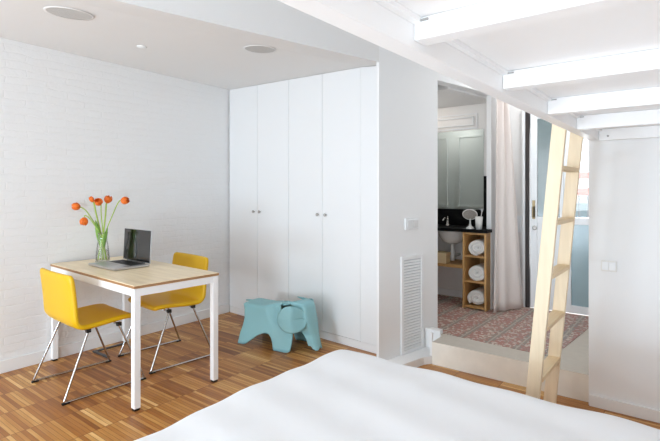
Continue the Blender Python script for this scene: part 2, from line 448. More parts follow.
o, a, b, z0, z1, w = leaf(-1.003, DX1-.004, False)
MB().box(a, b, 4.852, 4.858, 1.065, z1-.08).build('pane', M_pane, o)
MB().box(a, b, 4.852, 4.858, z0+.07, 1.0).build('pane', M_frost2, o)

# outside: balcony, railing, overhang, house across
struct(MB().box(-3.2, 1.2, 5.0, 6.2, -.1, .14).build('balcony_floor', M_balc))
struct(MB().box(-3.2, 1.2, 5.0, 6.3, 1.93, 2.05).build('balcony_overhang', M_slab))
r = thing('balcony_railing', 'grey barred balcony railing with a terracotta handrail seen through the glazed door', 'railing', (0, 0, .14))
MB().box(-2.4, .6, 6.0, 6.06, 1.12, 1.20).build('handrail', M_terra, r, bevel=.005)
MB().box(-2.4, .6, 6.015, 6.045, .06, .10).build('bottom_rail', M_rail, r)
bars = MB()
for k in range(33): bars.tube([(-2.35+k*.09, 6.03, .0), (-2.35+k*.09, 6.03, 1.12)], .009, 6)
bars.build('bars', M_rail, r)
h = thing('neighbouring_house', 'pale house across the street beyond the balcony', 'building', (-2.5, 13, -6))
MB().box(-9, 9, 0, 3, 0, 7.6).build('facade', M_facade, h)
for k in range(9): MB().box(-7.6+k*1.9, -6.7+k*1.9, -.03, .02, 5.2, 7.0).build('window', M_frost, h)
MB().box(-9.2, 9.2, -.2, 3.2, 7.6, 7.75).build('roof', M_terra, h)

# ------------------------------------------------------------------ wardrobe
WA = math.atan(-.071)
wd = thing('wardrobe', 'white built-in wardrobe with four flush doors across the room end', 'wardrobe', (-3.975, 3.381, 0), WA)
WL = 1.766
MB().box(.0, WL, .024, .52, .066, 2.325).build('body', M_lacq, wd)
MB().box(-.036, 2.098, .004, .40, 0, .064).build('plinth', M_white, wd)
DXs = [-.040, .430, .895, 1.329, WL]
def wz(x): return 2.403-.0375*x-.0015      # the top follows the dropped ceiling
for i in range(4):
    x0, x1 = DXs[i]+.002, DXs[i+1]-.002
    dm = MB().hull8([(x0,0,.068),(x1,0,.068),(x1,.022,.068),(x0,.022,.068)], [(x0,0,wz(x0)),(x1,0,wz(x1)),(x1,.022,wz(x1)),(x0,.022,wz(x0))])
    dd = dm.build('door', M_lacq, wd, bevel=.0015)
    kx = (x1-.045) if i in (0, 2) else (x0+.045)
    kn = MB().lathe([(.007, 0), (.007, .012), (.014, .015), (.0145, .021), (.010, .025), (.001, .026)], 16).build('knob', M_knob, dd, smooth=True)
    kn.matrix_local = Matrix.Translation((kx, -.0, 1.10)) @ Matrix.Rotation(PI/2, 4, 'X')
# fixed filler panel between the last door and the cross wall
FE = 2.100
MB().hull8([(WL+.003,-.004,.068),(FE,-.004,.068),(FE,.02,.068),(WL+.003,.02,.068)],
           [(WL+.003,-.004,2.334),(FE,-.004,2.300),(FE,.02,2.300),(WL+.003,.02,2.334)]).build('filler_panel', M_lacq, wd)
# ------------------------------------------------------------------ table
T = thing('dining_table', 'small rectangular table with pale wooden top and white steel legs', 'table', (-3.294, 1.843, 0), math.radians(-2.7))
TX, TY = .660, .303
MB().box(-TX, TX, -TY, TY, .730, .750).build('table_top', [M_oak], T, bevel=.002)
MB().box(-TX-.0008, TX+.0008, -TY-.0008, TY+.0008, .7315, .7465).build('edge_band', M_edge, T)
ap = MB(); e = .004
for s in (-1, 1):
    ap.box(-TX+.042, TX-.042, s*(TY-.022)-.018, s*(TY-.022)+.018, .684, .7295)
    ap.box(s*(TX-.022)-.018, s*(TX-.022)+.018, -TY+.0405, TY-.0405, .684, .7295)
ap.build('apron', M_steel_w, T)
for sx in (-1, 1):
    for sy in (-1, 1):
        cx, cy = sx*(TX-.022), sy*(TY-.022)
        l = MB().box(cx-.02, cx+.02, cy-.02, cy+.02, .014, .7295).build('leg', M_steel_w, T, bevel=.002)
        MB().box(cx-.016, cx+.016, cy-.016, cy+.016, 0, .0138).build('glide', M_black, l)

# ------------------------------------------------------------------ chairs
def chair_profile():
    # side outline (y forward, z up) of the shell's centre line: seat front -> back top
    pts = [(.215, .436), (.19, .450), (.13, .453), (.04, .446), (-.05, .438), (-.12, .438)]
    for k in range(1, 7):
        a = k/6*math.radians(84); pts.append((-.12-.08*math.sin(a), .518-.08*math.cos(a)))
    for k in range(1, 8):
        t = k/7; pts.append((-.1998-.016*t-.014*t*t, .5095+.278*t))
    return pts
def make_chair():
    c = thing('dining_chair', 'x', 'chair', group='yellow chairs at the table')
    pr = chair_profile(); n = len(pr); nw = 12
    m = MB(); vs = []
    for i, (y, z) in enumerate(pr):
        t = i/(n-1)
        hw = .235+.031*min(1, max(0, (i-0)/6)) if i < 12 else .266
        if i == n-1: hw = .256
        if i == 0: hw = .225
        up = 1 if i >= 11 else max(0, (i-5)/6)
        for k in range(nw+1):
            u = -1+2*k/nw
            vs.append((u*hw, y + up*.018*u*u*abs(u), z + (1-up)*(-.006*u*u + .012*abs(u)**4)))
    fs = [(i*(nw+1)+k, i*(nw+1)+k+1, (i+1)*(nw+1)+k+1, (i+1)*(nw+1)+k) for i in range(n-1) for k in range(nw)]
    m.add(vs, fs)
    m.build('seat_shell', M_yellow, c, smooth=True, solid=.034, sub=1, offset=0, fix=False)
    def bend(pts, r=.02, steps=4):
        out = [Vector(pts[0])]
        for i in range(1, len(pts)-1):
            p = Vector(pts[i]); a = (Vector(pts[i-1])-p).normalized(); b = (Vector(pts[i+1])-p).normalized()
            for k in range(steps+1):
                t = k/steps
                out.append((p+a*r)*(1-t)**2 + p*2*t*(1-t) + (p+b*r)*t*t)
        return out + [Vector(pts[-1])]
    for s in (-1, 1):
        x = s*.262; xi = s*.225
        fr = bend([(xi-s*.05, -.10, .412), (xi+s*.0, -.10, .410), (x, -.262, .010), (x, .262, .010), (xi+s*.0, .10, .410), (xi-s*.05, .10, .412)], .014)
        lo = MB().tube(fr, .0075, 8).build('leg_frame', M_chrome, c, smooth=True)
        for sy in (-1, 1):
            MB().box(x-.011, x+.011, sy*.25-.022, sy*.25+.022, 0, .012).build('foot_pad', M_black, lo, bevel=.003)
        for sy in (-1, 1):
            MB().box(xi-.014, xi+.014, sy*.10-.014, sy*.10+.014, .402, .427).build('bracket', M_black, lo, bevel=.003)
    for sy in (-1, 1):
        MB().tube([(-.16, sy*.10, .412), (.16, sy*.10, .412)], .0075, 8).build('cross_rod', M_chrome, c, smooth=True)
    return c
c1 = make_chair(); c1.location = (-3.332, 1.568, 0); c1.rotation_euler = (0, 0, math.radians(-2.5))
c1['label'] = 'mustard yellow chair on chrome sled legs showing its back, nearer the camera'
c2 = copy_tree(c1); c2.location = (-3.347, 2.182, 0); c2.rotation_euler = (0, 0, PI-math.radians(5))
c2['label'] = 'mustard yellow chair on the far side of the table facing the laptop'
# thin dark grey L-shaped strip on the floor by the wall, under the table
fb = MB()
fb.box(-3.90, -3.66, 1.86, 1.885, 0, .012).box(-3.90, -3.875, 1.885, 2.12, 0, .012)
tag(fb.build('floor_strip', M_dark, bevel=.002), 'dark grey L-shaped strip lying on the floor under the table by the wall', 'bar')

# ------------------------------------------------------------------ laptop
lp = thing('laptop', 'open silver laptop with a dark screen on the wooden table', 'laptop', (-3.43, 1.832, .750), math.radians(-1.4))
b = MB().box(-.2, .2, -.135, .135, .003, .019).build('base', M_alu, lp, bevel=.004)
ky = MB()
for r_ in range(5):
    for k in range(13): ky.box(-.165+k*.0254, -.165+k*.0254+.0225, .005+r_*.0235, .005+r_*.0235+.020, .0192, .0206)
ky.build('keyboard', M_keys, b)
MB().box(-.055, .055, -.115, -.02, .019, .0196).build('trackpad', mat('trackpad', (180, 180, 182), .3, .5), b)
for sx in (-1, 1):
    for sy in (-1, 1): MB().lathe([(.007, 0), (.007, .0029)], 10, (sx*.16, sy*.11, 0), True).build('rubber_foot', M_black, b)
hinge = MB().tube([(-.13, .134, .021), (.13, .134, .021)], .0045, 8).build('hinge', M_dark, lp)
lid = MB().box(-.2, .2, -.004, .004, 0, .246).build('lid', M_alu, lp, bevel=.003)
lid.location = (0, .140, .02); lid.rotation_euler = (math.radians(-3), 0, 0)
MB().box(-.196, .196, -.0052, -.0041, .006, .244).build('screen', M_screen, lid)

# ------------------------------------------------------------------ vase and tulips
VX, VY = -3.73, 1.86
vz = thing('glass_vase', 'slim clear glass vase half filled with water beside the laptop', 'vase', (VX, VY, .750))
MB().lathe([(.001,.002),(.050,.002),(.053,.008),(.052,.03),(.046,.10),(.036,.17),(.034,.20),(.040,.235),(.0385,.235),(.0325,.20),(.0345,.17),(.0445,.10),(.050,.03),(.049,.014),(.001,.012)], 28).build('vase_body', M_vase, vz, smooth=True)
MB().lathe([(.001,.0125),(.0485,.0145),(.0492,.03),(.0440,.095),(.001,.095)], 24).build('water', M_water, vz, smooth=True)
fw = Vector((-math.sin(YAW), math.cos(YAW), 0)); rt = Vector((math.cos(YAW), math.sin(YAW), 0))
def flower_at(px, py, dd):            # real position of each bloom, off the vase axis
    dep = 3.765+dd
    return fw*dep + rt*((px-330)/F_PX*dep) + Vector((0, 0, CH-(py-HY)/F_PX*dep))
# px, py, depth offset, droop direction (in right / up), label
TU = [
 (76.5, 206.5, .02, (-1, .25), 'orange tulip reaching furthest left towards the wall'),
 (84.0, 221.0, -.05, (-.15, -1), 'orange tulip nodding down at the lower left'),
 (91.5, 199.0, .03, (-.5, 1), 'small orange tulip bud on a tall upright stem'),
 (98.8, 202.2, -.06, (0, .55), 'round red orange tulip at the centre facing the room'),
 (108.0, 199.8, .02, (.4, 1), 'orange tulip on a thick upright stem right of the centre bloom'),
 (124.5, 200.6, -.01, (1, .1), 'orange tulip bending far out to the right'),
]
def tulip(i, px, py, dd, dr, label):
    hp = flower_at(px, py, dd)
    root = Vector((VX, VY, .750))
    t = tag(empty('tulip', root), label+' of the vase' if False else label, 'flower', 'tulips in the vase')
    hp = hp-root
    a = i*2.4
    fx = {0: .026, 1: .012, 2: .030, 3: -.004, 4: -.032, 5: -.022}[i]
    foot = rt*fx+fw*(.012*math.cos(a))+Vector((0, 0, .018))
    ax = (rt*dr[0]+Vector((0,0,1))*dr[1]-fw*(.8 if i == 3 else .1)).normalized()
    sgn = 1 if (hp.dot(rt)) > 0 else -1
    neck = rt*(-fx*.25)+fw*(.012*math.cos(a))+Vector((0, 0, .20))
    base = hp-ax*.028
    pts = []
    P = [foot, foot*.45+neck*.55, neck, neck*.35+base*.65+Vector((0,0,.035 if abs(dr[0]) > .8 or dr[1] < 0 else 0.0)), base-ax*.015, base]
    for k in range(len(P)-1):
        p0 = P[max(0,k-1)]; p1 = P[k]; p2 = P[k+1]; p3 = P[min(len(P)-1,k+2)]
        for s in range(6):
            u = s/6
            pts.append(.5*((2*p1)+(p2-p0)*u+(2*p0-5*p1+4*p2-p3)*u*u+(3*p1-3*p2+p3-p0)*u**3))
    pts.append(base)
    thick = .0062 if i in (2, 4) else .0042
    MB().tube(pts, thick, 8).build('stem', M_stem, t, smooth=True)
    # bloom: six cupped petals closing to an egg shape
    up = ax; x = up.orthogonal().normalized(); y = up.cross(x)
    bl = MB(); R = .031 if i != 2 else .018; H = .062 if i != 2 else .05
    for p in range(6):
        off = p*PI/3; rr = R*(1 if p % 2 else .9)
        def fn(u, v):
            an = off+(u-.5)*1.35*(math.sin(PI*min(1, v*.85+.12))**.7)
            r_ = rr*(math.sin(PI*min(.86, v*.80+.06)))**.62
            return tuple(base+up*(H*v)+(x*math.cos(an)+y*math.sin(an))*r_)
        bl.grid(fn, 6, 8)
    bl.build('bloom', M_petal, t, smooth=True, solid=.0012, fix=False)
    LV = {2: [(-.012, -.055, .12, .33, .021)], 4: [(.010, .040, .12, .27, .018)], 3: [(-.004, -.028, .12, .25, .015)]}
    for (xa, xb, za, zb, wd_) in LV.get(i, []):
        lf = MB()
        def fl(u, v):
            c = rt*(xa+(xb-xa)*v**1.4)+Vector((0, 0, za+(zb-za)*v))-fw*(.010+.012*math.sin(PI*v))
            w = wd_*math.sin(PI*(.14+.84*v))**.8
            return tuple(c+rt*(u-.5)*2*w+fw*(((u-.5)*2)**2*.010))
        lf.grid(fl, 6, 12); lf.build('leaf', M_leaf, t, smooth=True, solid=.0015, fix=False)
    return t
for i, a in enumerate(TU): tulip(i, *a)

# ------------------------------------------------------------------ elephant stool
E = thing('elephant_stool', 'light teal plastic elephant-shaped stool on the parquet by the wardrobe', 'stool', (-2.855, 2.955, 0), math.radians(8)); E.scale = (.97, .97, .97)
def smooth(t): t = max(0, min(1, t)); return t*t*(3-2*t)
def pw(pts, x):                        # piecewise-linear curve
    if x <= pts[0][0]: return pts[0][1]
    for (a, fa), (b, fb) in zip(pts, pts[1:]):
        if x <= b: return fa+(fb-fa)*(x-a)/(b-a)
    return pts[-1][1]
XR = [(0, -.325), (.09, -.314), (.16, -.290), (.22, -.276), (.30, -.284), (.35, -.300)]
XF = [(0, .226), (.06, .234), (.14, .232), (.19, .20), (.25, .12), (.36, .07)]
HEM = [(-.33, 0), (-.262, .0), (-.235, .012), (-.19, .048), (-.136, .090), (-.09, .116), (-.046, .128), (-.01, .122), (.02, .096), (.042, .055), (.056, .015), (.066, 0), (.30, 0)]
def body(u, v):
    # u from rump to shoulder, v from the left hem over the back to the right hem
    xb = -.325+.553*u
    hem = pw(HEM, xb)
    if u > .93: hem += .02*((u-.93)/.07)**2
    s = 2*v-1; sg = -1 if s < 0 else 1; a = abs(s)
    top = .350+.022*smooth((u-.45)/.5)-.004*math.sin(PI*u)
    wt = .095-.045*smooth((u-.62)/.25)
    wb = .150+.022*(1-hem/.13)
    if a < .30:
        k = a/.30; y = wt*k; z = top-.004*k*k
    elif a < .46:
        k = (a-.30)/.16; y = wt+.030*math.sin(k*PI/2); z = top-.004-.026*(1-math.cos(k*PI/2))
    else:
        k = (a-.46)/.54
        y = wt+.030+(wb-wt-.030)*(.55*k+.45*k*k); z = (top-.030)*(1-k)+hem*k
    x = pw(XR, z)+(pw(XF, z)-pw(XR, z))*u
    return (x, sg*y, z)
bd = MB(); bd.grid(body, 60, 48)
bd.build('body', M_eleph, E, smooth=True, solid=.011, offset=0, fix=False)
def rump(u, v):
    z = .345-.19*v
    k = max(.46, 1-.54*0) if False else .46+.54*v*.5
    y = .125+.022*v
    return (pw(XR, z)+.004-.030*(1-(2*u-1)**2), (2*u-1)*y, z)
rm = MB(); rm.grid(rump, 14, 8)
rm.build('rump', M_eleph, E, smooth=True, solid=.010, offset=0, fix=False)
MB().tube([(-.290, 0, .344), (-.335, .0, .347), (-.368, -.01, .345)], [.012, .008, .006], 8).build('tail', M_eleph, E, smooth=True)
FX = [(0, .432), (.03, .424), (.12, .400), (.234, .368), (.30, .352), (.37, .338), (.392, .318), (.405, .285), (.411, .255)]
WY = [(0, .050), (.05, .046), (.14, .050), (.20, .070), (.26, .082), (.41, .082)]
DP = [(0, .072), (.10, .078), (.16, .10), (.19, .125), (.41, .125)]
def head(u, v):
    # one sheet bent round the face, from the crown down the trunk to its two tips
    s = 2*u-1; sg = -1 if s < 0 else 1; a = abs(s)
    low = .018+.034*smooth((a-.45)/.3)
    if .38 < a < .52: low += .018*(1-abs(a-.45)/.07)
    if a < .2: low += .02*(1-a/.2)
    z = low+(.411-low)*(1-v)
    f = pw(FX, z); W = pw(WY, z); D = pw(DP, z)
    if a < .45:
        k = a/.45*PI/2; y = W*math.sin(k); x = f-.032*(1-math.cos(k))
    else:
        k = (a-.45)/.55; y = W+.012*k; x = f-.032-(D-.032)*k
    return (x, sg*y, z)
hd = MB(); hd.grid(head, 40, 44)
hd.build('head', M_eleph, E, smooth=True, solid=.011, offset=0, fix=False)
def crw(u, v):
    s = 2*u-1; x = .03+(.262-.03)*v
    return (x, s*(.046+.030*smooth((v-.6)/.4)), .366+.044*smooth((v-.1)/.9)-.010*s*s)
crown = MB(); crown.grid(crw, 12, 10); crown.build('neck', M_eleph, E, smooth=True, solid=.011, offset=0, fix=False)
for sg in (-1, 1):
    def ear(u, v):
        a = u*2*PI; ex = math.cos(a)*v; ez = math.sin(a)*v
        x = .232+ex*(.112 if ex < 0 else .098)+(.045*(-ez)*max(0, ex+.15) if ez < 0 else 0)
        z = .283+ez*(.108 if ez > 0 else .112)
        y = .178+.014*max(0, -ex)-.098*smooth(max(0, ex))-.012*max(0, ez)
        return (x, sg*y, z)
    er = MB(); er.grid(ear, 48, 9)
    er.build('ear', M_eleph, E, smooth=True, solid=.011, offset=0, fix=False)

# ------------------------------------------------------------------ bed under the loft
BX0, BX1, BY0, BY1, BZ = -1.615, .50, .25, 2.165, .447
bed = thing('bed', 'low double bed wholly covered by its white duvet beneath the loft', 'bed', ((BX0+BX1)/2, (BY0+BY1)/2, 0))
hx, hy = (BX1-BX0)/2-.05, (BY1-BY0)/2-.05
MB().box(-hx, hx, -hy, hy, .201, .40).build('mattress', M_matt, bed, bevel=.03)
MB().box(-hx+.02, hx-.02, -hy+.02, hy-.02, .12, .20).build('bed_base', M_white, bed, bevel=.005)
for sx in (-1, 1):
    for sy in (-1, 1): MB().box(sx*(hx-.1)-.03, sx*(hx-.1)+.03, sy*(hy-.1)-.03, sy*(hy-.1)+.03, 0, .1195).build('leg', M_pine, bed)
def duv(u, v):
    # u across X, v across Y, as a square sheet over a box with soft edges
    def prof(t, lo, hi):
        L = hi-lo; drop = .26; s = -drop+t*(L+2*drop)
        if s < 0: return lo, min(drop, -s)
        if s > L: return hi, min(drop, s-L)
        return lo+s, 0
    x, dx = prof(u, BX0, BX1); y, dy = prof(v, BY0, BY1)
    ex = min(x-BX0, BX1-x); ey = min(y-BY0, BY1-y)
    R = .085
    z = BZ
    for e_ in (ex, ey):
        if e_ < R: z -= .030*(1-e_/R)**2.2
    z += .006*math.sin(x*7+y*3)*math.sin(y*5-x*2)+.0035*math.sin(x*17-y*6)+.003*math.sin(y*23+x*4)
    z -= max(dx, dy)
    px = x+(-.012 if x == BX0 else .012 if x == BX1 else 0)*math.sin(PI*min(1, dx/.26))
    # round the plan corners
    cx = min(max(px, BX0+.10), BX1-.10); cy = min(max(y, BY0+.10), BY1-.10)
    qx, qy = px-cx, y-cy; ln = math.hypot(qx, qy)
    if ln > .10: px, y = cx+qx/ln*.10, cy+qy/ln*.10
    return (px, y, max(.14, z))
dv = MB(); dv.grid(duv, 110, 100)
tag(dv.build('duvet', M_duvet, smooth=True, solid=.02, offset=-1), 'smooth white duvet spread over the low bed in the foreground', 'duvet')

# ------------------------------------------------------------------ loft over the bed
L = thing('loft_platform', 'white timber loft platform with joists running over the bed', 'loft', (0, 0, 0))
LZ = 1.62
MB().box(-.53, -.48, -.80, 3.278, LZ, 1.86).build('edge_beam', M_loft, L, bevel=.003)
MB().box(-.4795, 1.89, -.80, 3.278, 1.684, 1.71).build('deck', M_loft, L)
for y0, zb in ((-.79, 1.64), (-.30, 1.64), (.30, 1.64), (.905, 1.637), (1.478, 1.631), (2.022, 1.622), (2.585, 1.618)):
    j = MB().box(-.479, 1.89, y0, y0+.05, zb, 1.683).build('joist', M_loft, L, bevel=.002)
    MB().box(-.4785, -.445, y0-.004, y0-.0005, 1.674, 1.678).build('bracket', M_gap, j)
lg = MB().box(-.479, 1.89, 3.232, 3.2785, 1.617, 1.683).build('ledger', M_loft, L, bevel=.002)
bo = MB().lathe([(.006, 0), (.006, .006), (.001, .007)], 10).build('bolt', M_gap, lg)
bo.matrix_local = Matrix.Translation((-.43, 3.231, 1.64)) @ Matrix.Rotation(PI/2, 4, 'X')
# battens of the deck edge, seen as a fine line along the beam
MB().box(-.4795, -.462, -.73, 3.23, 1.672, 1.6835).build('edge_batten', M_loft, L)

# ------------------------------------------------------------------ ladder
ld = thing('loft_ladder', 'pale pine ladder leaning against the edge of the loft', 'ladder', (-.7175, 2.855, 0))
sl = .0913
top = 1.70
for s, w in ((-1, 'near'), (1, 'far')):
    y = s*.215
    m = MB(); x0 = 0
    xt = sl*top
    m.hull8([(x0-.034, y-.015, 0), (x0+.034, y-.015, 0), (x0+.034, y+.015, 0), (x0-.034, y+.015, 0)],
            [(xt-.034, y-.015, top), (xt+.034, y-.015, top), (xt+.034, y+.015, top), (xt-.034, y+.015, top)])
    m.build('stile', M_pine, ld, bevel=.003)
for z in (.33, .605, .88, 1.16, 1.445):
    x = sl*z
    MB().box(x-.030, x+.036, -.1995, .1995, z-.022, z).build('rung', M_pine_h, ld, bevel=.002)

# ------------------------------------------------------------------ fittings on walls and ceilings
def soffit_z(x, y):
    best = None
    for j in range(NS):
        r0, r1 = rows[j], rows[j+1]
        if min(r0[0][1], r1[0][1])-.1 <= y <= max(r0[0][1], r1[0][1])+.1 or True:
            t = (y-r0[0][1])/(r1[0][1]-r0[0][1]+1e-9)
            if 0 <= t <= 1:
                row = [tuple(r0[i][k]+(r1[i][k]-r0[i][k])*t for k in range(3)) for i in range(4)]
                for i in range(3):
                    if row[i][0] <= x <= row[i+1][0]:
                        w = (x-row[i][0])/(row[i+1][0]-row[i][0]); return row[i][2]+(row[i+1][2]-row[i][2])*w
    return 2.3
def ceil_disc(name, px, py, r_, label, cat, group=None, small=False):
    z = 2.3
    for _ in range(12):
        dep = F_PX*(CH-z)/(py-HY); p = fw*dep+rt*((px-330)/F_PX*dep); z = soffit_z(p.x, p.y)
    e_ = .01
    n = Vector((soffit_z(p.x+e_, p.y)-soffit_z(p.x-e_, p.y), soffit_z(p.x, p.y+e_)-soffit_z(p.x, p.y-e_), -2*e_)).normalized()
    t = thing(name, label, cat, (p.x, p.y, z), 0, group)
    t.rotation_euler = Vector((0, 0, -1)).rotation_difference(n).to_euler()
    if small:
        MB().lathe([(.001, -.014), (r_*.6, -.013), (r_, -.006), (r_, .0)], 18).build('cover', M_white, t, smooth=True)
    else:
        MB().lathe([(r_-.012, -.004), (r_-.002, -.005), (r_, 0)], 40).build('rim', M_ceil, t, smooth=True)
        MB().lathe([(.001, -.003), (r_-.0125, -.003), (r_-.0125, 0)], 40).build('grille', M_grey, t)
ceil_disc('ceiling_speaker', 69.5, 13.2, .128, 'round grey ceiling speaker nearer the camera, at the left of the dropped ceiling', 'speaker', 'speakers in the dropped ceiling')
ceil_disc('ceiling_speaker', 260, 49, .118, 'round grey ceiling speaker in front of the wardrobe top', 'speaker', 'speakers in the dropped ceiling')
ceil_disc('ceiling_sensor', 142, 46.3, .035, 'tiny round white sensor on the dropped ceiling between the speakers', 'sensor', small=True)

# louvred grille on the cross wall
ga = math.atan2(CD.y, CD.x)
tg0 = (Vector((-1.802, 3.184))-Vector(P0)).dot(CD); gw = .272
g = thing('ventilation_grille', 'tall white louvred ventilation grille low on the wall beside the opening', 'grille', cw(tg0, .001)+(.062,), ga)
GH = .748      # local: x along the wall, -y out of it
MB().box(0, .028, -.014, 0, 0, GH).box(gw-.028, gw, -.014, 0, 0, GH).box(.028, gw-.028, -.014, 0, 0, .028).box(.028, gw-.028, -.014, 0, GH-.028, GH).build('frame', M_lacq, g, bevel=.002)
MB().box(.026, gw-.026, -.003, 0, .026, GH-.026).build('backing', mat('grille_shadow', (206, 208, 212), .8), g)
for k in range(31):
    z = .032+k*.0222
    MB().hull8([(.029, -.004, z+.010), (.029, -.0125, z), (gw-.029, -.0125, z), (gw-.029, -.004, z+.010)],
               [(.029, -.004, z+.014), (.029, -.0125, z+.0045), (gw-.029, -.0125, z+.0045), (gw-.029, -.004, z+.014)]).build('slat', M_lacq, g)
# double switch above it
sw = thing('light_switch', 'white double light switch on the wall above the louvred grille', 'switch', cw((Vector((-1.796, 3.231))-Vector(P0)).dot(CD), .001)+(1.015,), ga)
MB().box(0, .165, -.016, 0, 0, .085).build('plate', M_lacq, sw, bevel=.003)
for k in range(2): MB().box(.018+k*.068, .078+k*.068, -.021, -.0161, .014, .071).build('rocker', mat('rocker_plastic', (222, 222, 222), .4), sw, bevel=.002)
# switch on the right wall
sw = thing('light_switch', 'white switch plate on the wall under the loft right of the ladder', 'switch', (-.472, 3.279, .832))
MB().box(0, .082, -.010, 0, 0, .064).build('plate', mat('switch_plastic', (232, 230, 226), .4), sw, bevel=.003)
for k in range(2): MB().box(.006+k*.036, .040+k*.036, -.014, -.0101, .008, .056).build('rocker', M_lacq, sw, bevel=.002)
# narrow switch beside the balcony door
sw = thing('light_switch', 'narrow white switch beside the balcony door frame near the curtain', 'switch', (-1.450, 4.879, .90))
MB().box(0, .055, -.012, 0, 0, .165).build('plate', M_lacq, sw, bevel=.003)
for k in range(2): MB().box(.008, .047, -.016, -.0121, .012+k*.074, .078+k*.074).build('rocker', M_lacq, sw, bevel=.002)

# ------------------------------------------------------------------ bathroom
vt = thing('vanity_top', 'black stone washstand top with its black splashback along the bathroom wall', 'countertop', (-2.3, 4.878, .912))
MB().box(-.9, .722, -.46, 0, 0, .030).build('counter', M_blackstone, vt, bevel=.002)
MB().box(-.9, .60, -.02, 0, .0305, .203).build('splashback', M_blackstone, vt)
MB().box(.532, .598, -.018, 0, .2035, .553).build('side_splashback', M_blackstone, vt)
mr = thing('wall_mirror', 'large frameless mirror above the black washstand reflecting a panelled door', 'mirror', (-2.3, 4.878, 1.1165))
MB().box(-.9, .528, -.012, 0, 0, .835).build('mirror_glass', M_mirror, mr)
# moulded panel above the mirror
fp = thing('moulded_panel', 'white moulded frieze panel on the bathroom wall above the mirror', 'panel', (-2.3, 4.878, 1.965))
pn = MB()
for ins, dp in ((0, .012), (.035, .022)):
    x0, x1, zz0, zz1 = -.9+ins, .46-ins, .0+ins, .165-ins
    for q in ((x0, x1, zz0, zz0+.014), (x0, x1, zz1-.014, zz1), (x0, x0+.014, zz0+.0145, zz1-.0145), (x1-.014, x1, zz0+.0145, zz1-.0145)):
        pn.box(q[0], q[1], -dp, 0, q[2], q[3])
pn.build('moulding', M_white, fp, bevel=.003)
# panelled door on the closet side, seen in the mirror
d2 = struct(MB().box(-3.0, -1.98, 3.961, 3.985, ST+.004, 2.10).build('door_2', M_lacq))
pm = MB()
for x0, x1 in ((-2.9, -2.56), (-2.42, -2.08)):
    for zz0, zz1 in ((.3, .95), (1.1, 2.0)):
        for q in ((x0, x1, zz0, zz0+.025), (x0, x1, zz1-.025, zz1), (x0, x0+.025, zz0+.0255, zz1-.0255), (x1-.025, x1, zz0+.0255, zz1-.0255)):
            pm.box(q[0], q[1], 3.9855, 3.999, q[2], q[3])
pm.build('door_moulding', M_lacq, d2, bevel=.002)
# basin under the counter with its waste pipe
sk_ = thing('wash_basin', 'white ceramic basin hanging under the black washstand top', 'basin', (-2.035, 4.69, .911))
MB().lathe([(.001,-.15),(.05,-.148),(.10,-.125),(.135,-.075),(.148,-.03),(.150,0),(.140,0),(.125,-.06),(.09,-.11),(.001,-.13)], 28).build('bowl', M_ceram, sk_, smooth=True)
MB().lathe([(.001,-.325),(.022,-.325),(.027,-.31),(.028,-.23),(.020,-.215),(.018,-.1505)], 18).build('waste_trap', M_ceram, sk_, smooth=True)
MB().tube([(0,0,-.28),(.0,.10,-.28),(.0,.185,-.28)], .014, 10).build('waste_pipe', M_ceram, sk_, smooth=True)
fc = thing('basin_tap', 'small chrome tap standing on the black washstand top', 'tap', (-2.12, 4.76, .9425))
MB().lathe([(.022,0),(.022,.008),(.012,.014),(.011,.08),(.001,.082)], 16).build('tap_body', M_chrome, fc, smooth=True)
MB().tube([(0,0,.06),(.0,-.05,.085),(0,-.10,.072),(0,-.115,.055)], .008, 10).build('spout', M_chrome, fc, smooth=True)
MB().tube([(0,0,.082),(.0,.0,.092),(.0,.03,.100)], .005, 8).build('lever', M_chrome, fc, smooth=True)
# towel rack
TX0, TX1 = -1.822, -1.590
cb = thing('towel_shelf', 'narrow birch plywood shelf tower with three open cubbies for towels', 'shelf', (TX0, 4.435, ST+.004))
CHh = .736; W = TX1-TX0; D = .425
MB().box(0, .018, 0, D, 0, CHh).build('side_panel', M_birch, cb, bevel=.001)
MB().box(W-.018, W, 0, D, 0, CHh).build('side_panel', M_birch, cb, bevel=.001)
MB().box(.0185, W-.0185, D-.012, D, 0, CHh).build('back_panel', M_birch, cb)
for z in (0.012, .255, .498, .718): MB().box(.0185, W-.0185, 0.001, D-.0125, z, z+.018).build('shelf_board', M_birch_h, cb, bevel=.001)
def towel(x, z, label, tw):
    t = tag(empty('rolled_towel', (x, 4.46, z)), label, 'towel', 'rolled towels in the birch shelf')
    # coil of towel lying front to back
    pts = []; N = 90; R0 = .010; R1 = .078
    def fn(u, v):
        a = u*2*PI*3.6; r_ = R0+(R1-R0)*u; r_ *= 1-.10*(2*v-1)**4
        return (r_*1.06*math.cos(a+tw), .02+.30*v+.012*math.sin(a*.5), R1*.93+r_*.93*math.sin(a+tw))
    m = MB(); m.grid(fn, N, 10)
    m.build('towel_roll', M_towel, t, smooth=True, solid=.0225, offset=0, fix=False)
    return t
xm = (TX0+TX1)/2+.005
towel(xm+.006, ST+.004+.5165, 'rolled white towel in the topmost cubby of the birch shelf', 1.0)
towel(xm+.002, ST+.004+.2735, 'rolled white towel in the middle cubby of the birch shelf', 2.2)
towel(xm-.002, ST+.004+.0305, 'rolled white towel in the bottom cubby of the birch shelf', .2)
# long low shelf under the basin
ls = thing('wall_shelf', 'long birch plywood shelf under the basin left of the towels', 'shelf', (-2.5, 4.50, .545))
MB().box(-.69, .655, 0, .376, 0, .03).build('board', M_birch_h, ls, bevel=.002)
bx = thing('storage_box', 'small cream lidded box on the shelf under the basin', 'box', (-2.145, 4.505, .5755))
MB().box(-.10, .12, 0, .11, 0, .075).build('box_body', M_box, bx, bevel=.004)
MB().box(-.104, .124, -.004, .114, .0755, .108).build('lid', M_box, bx, bevel=.004)
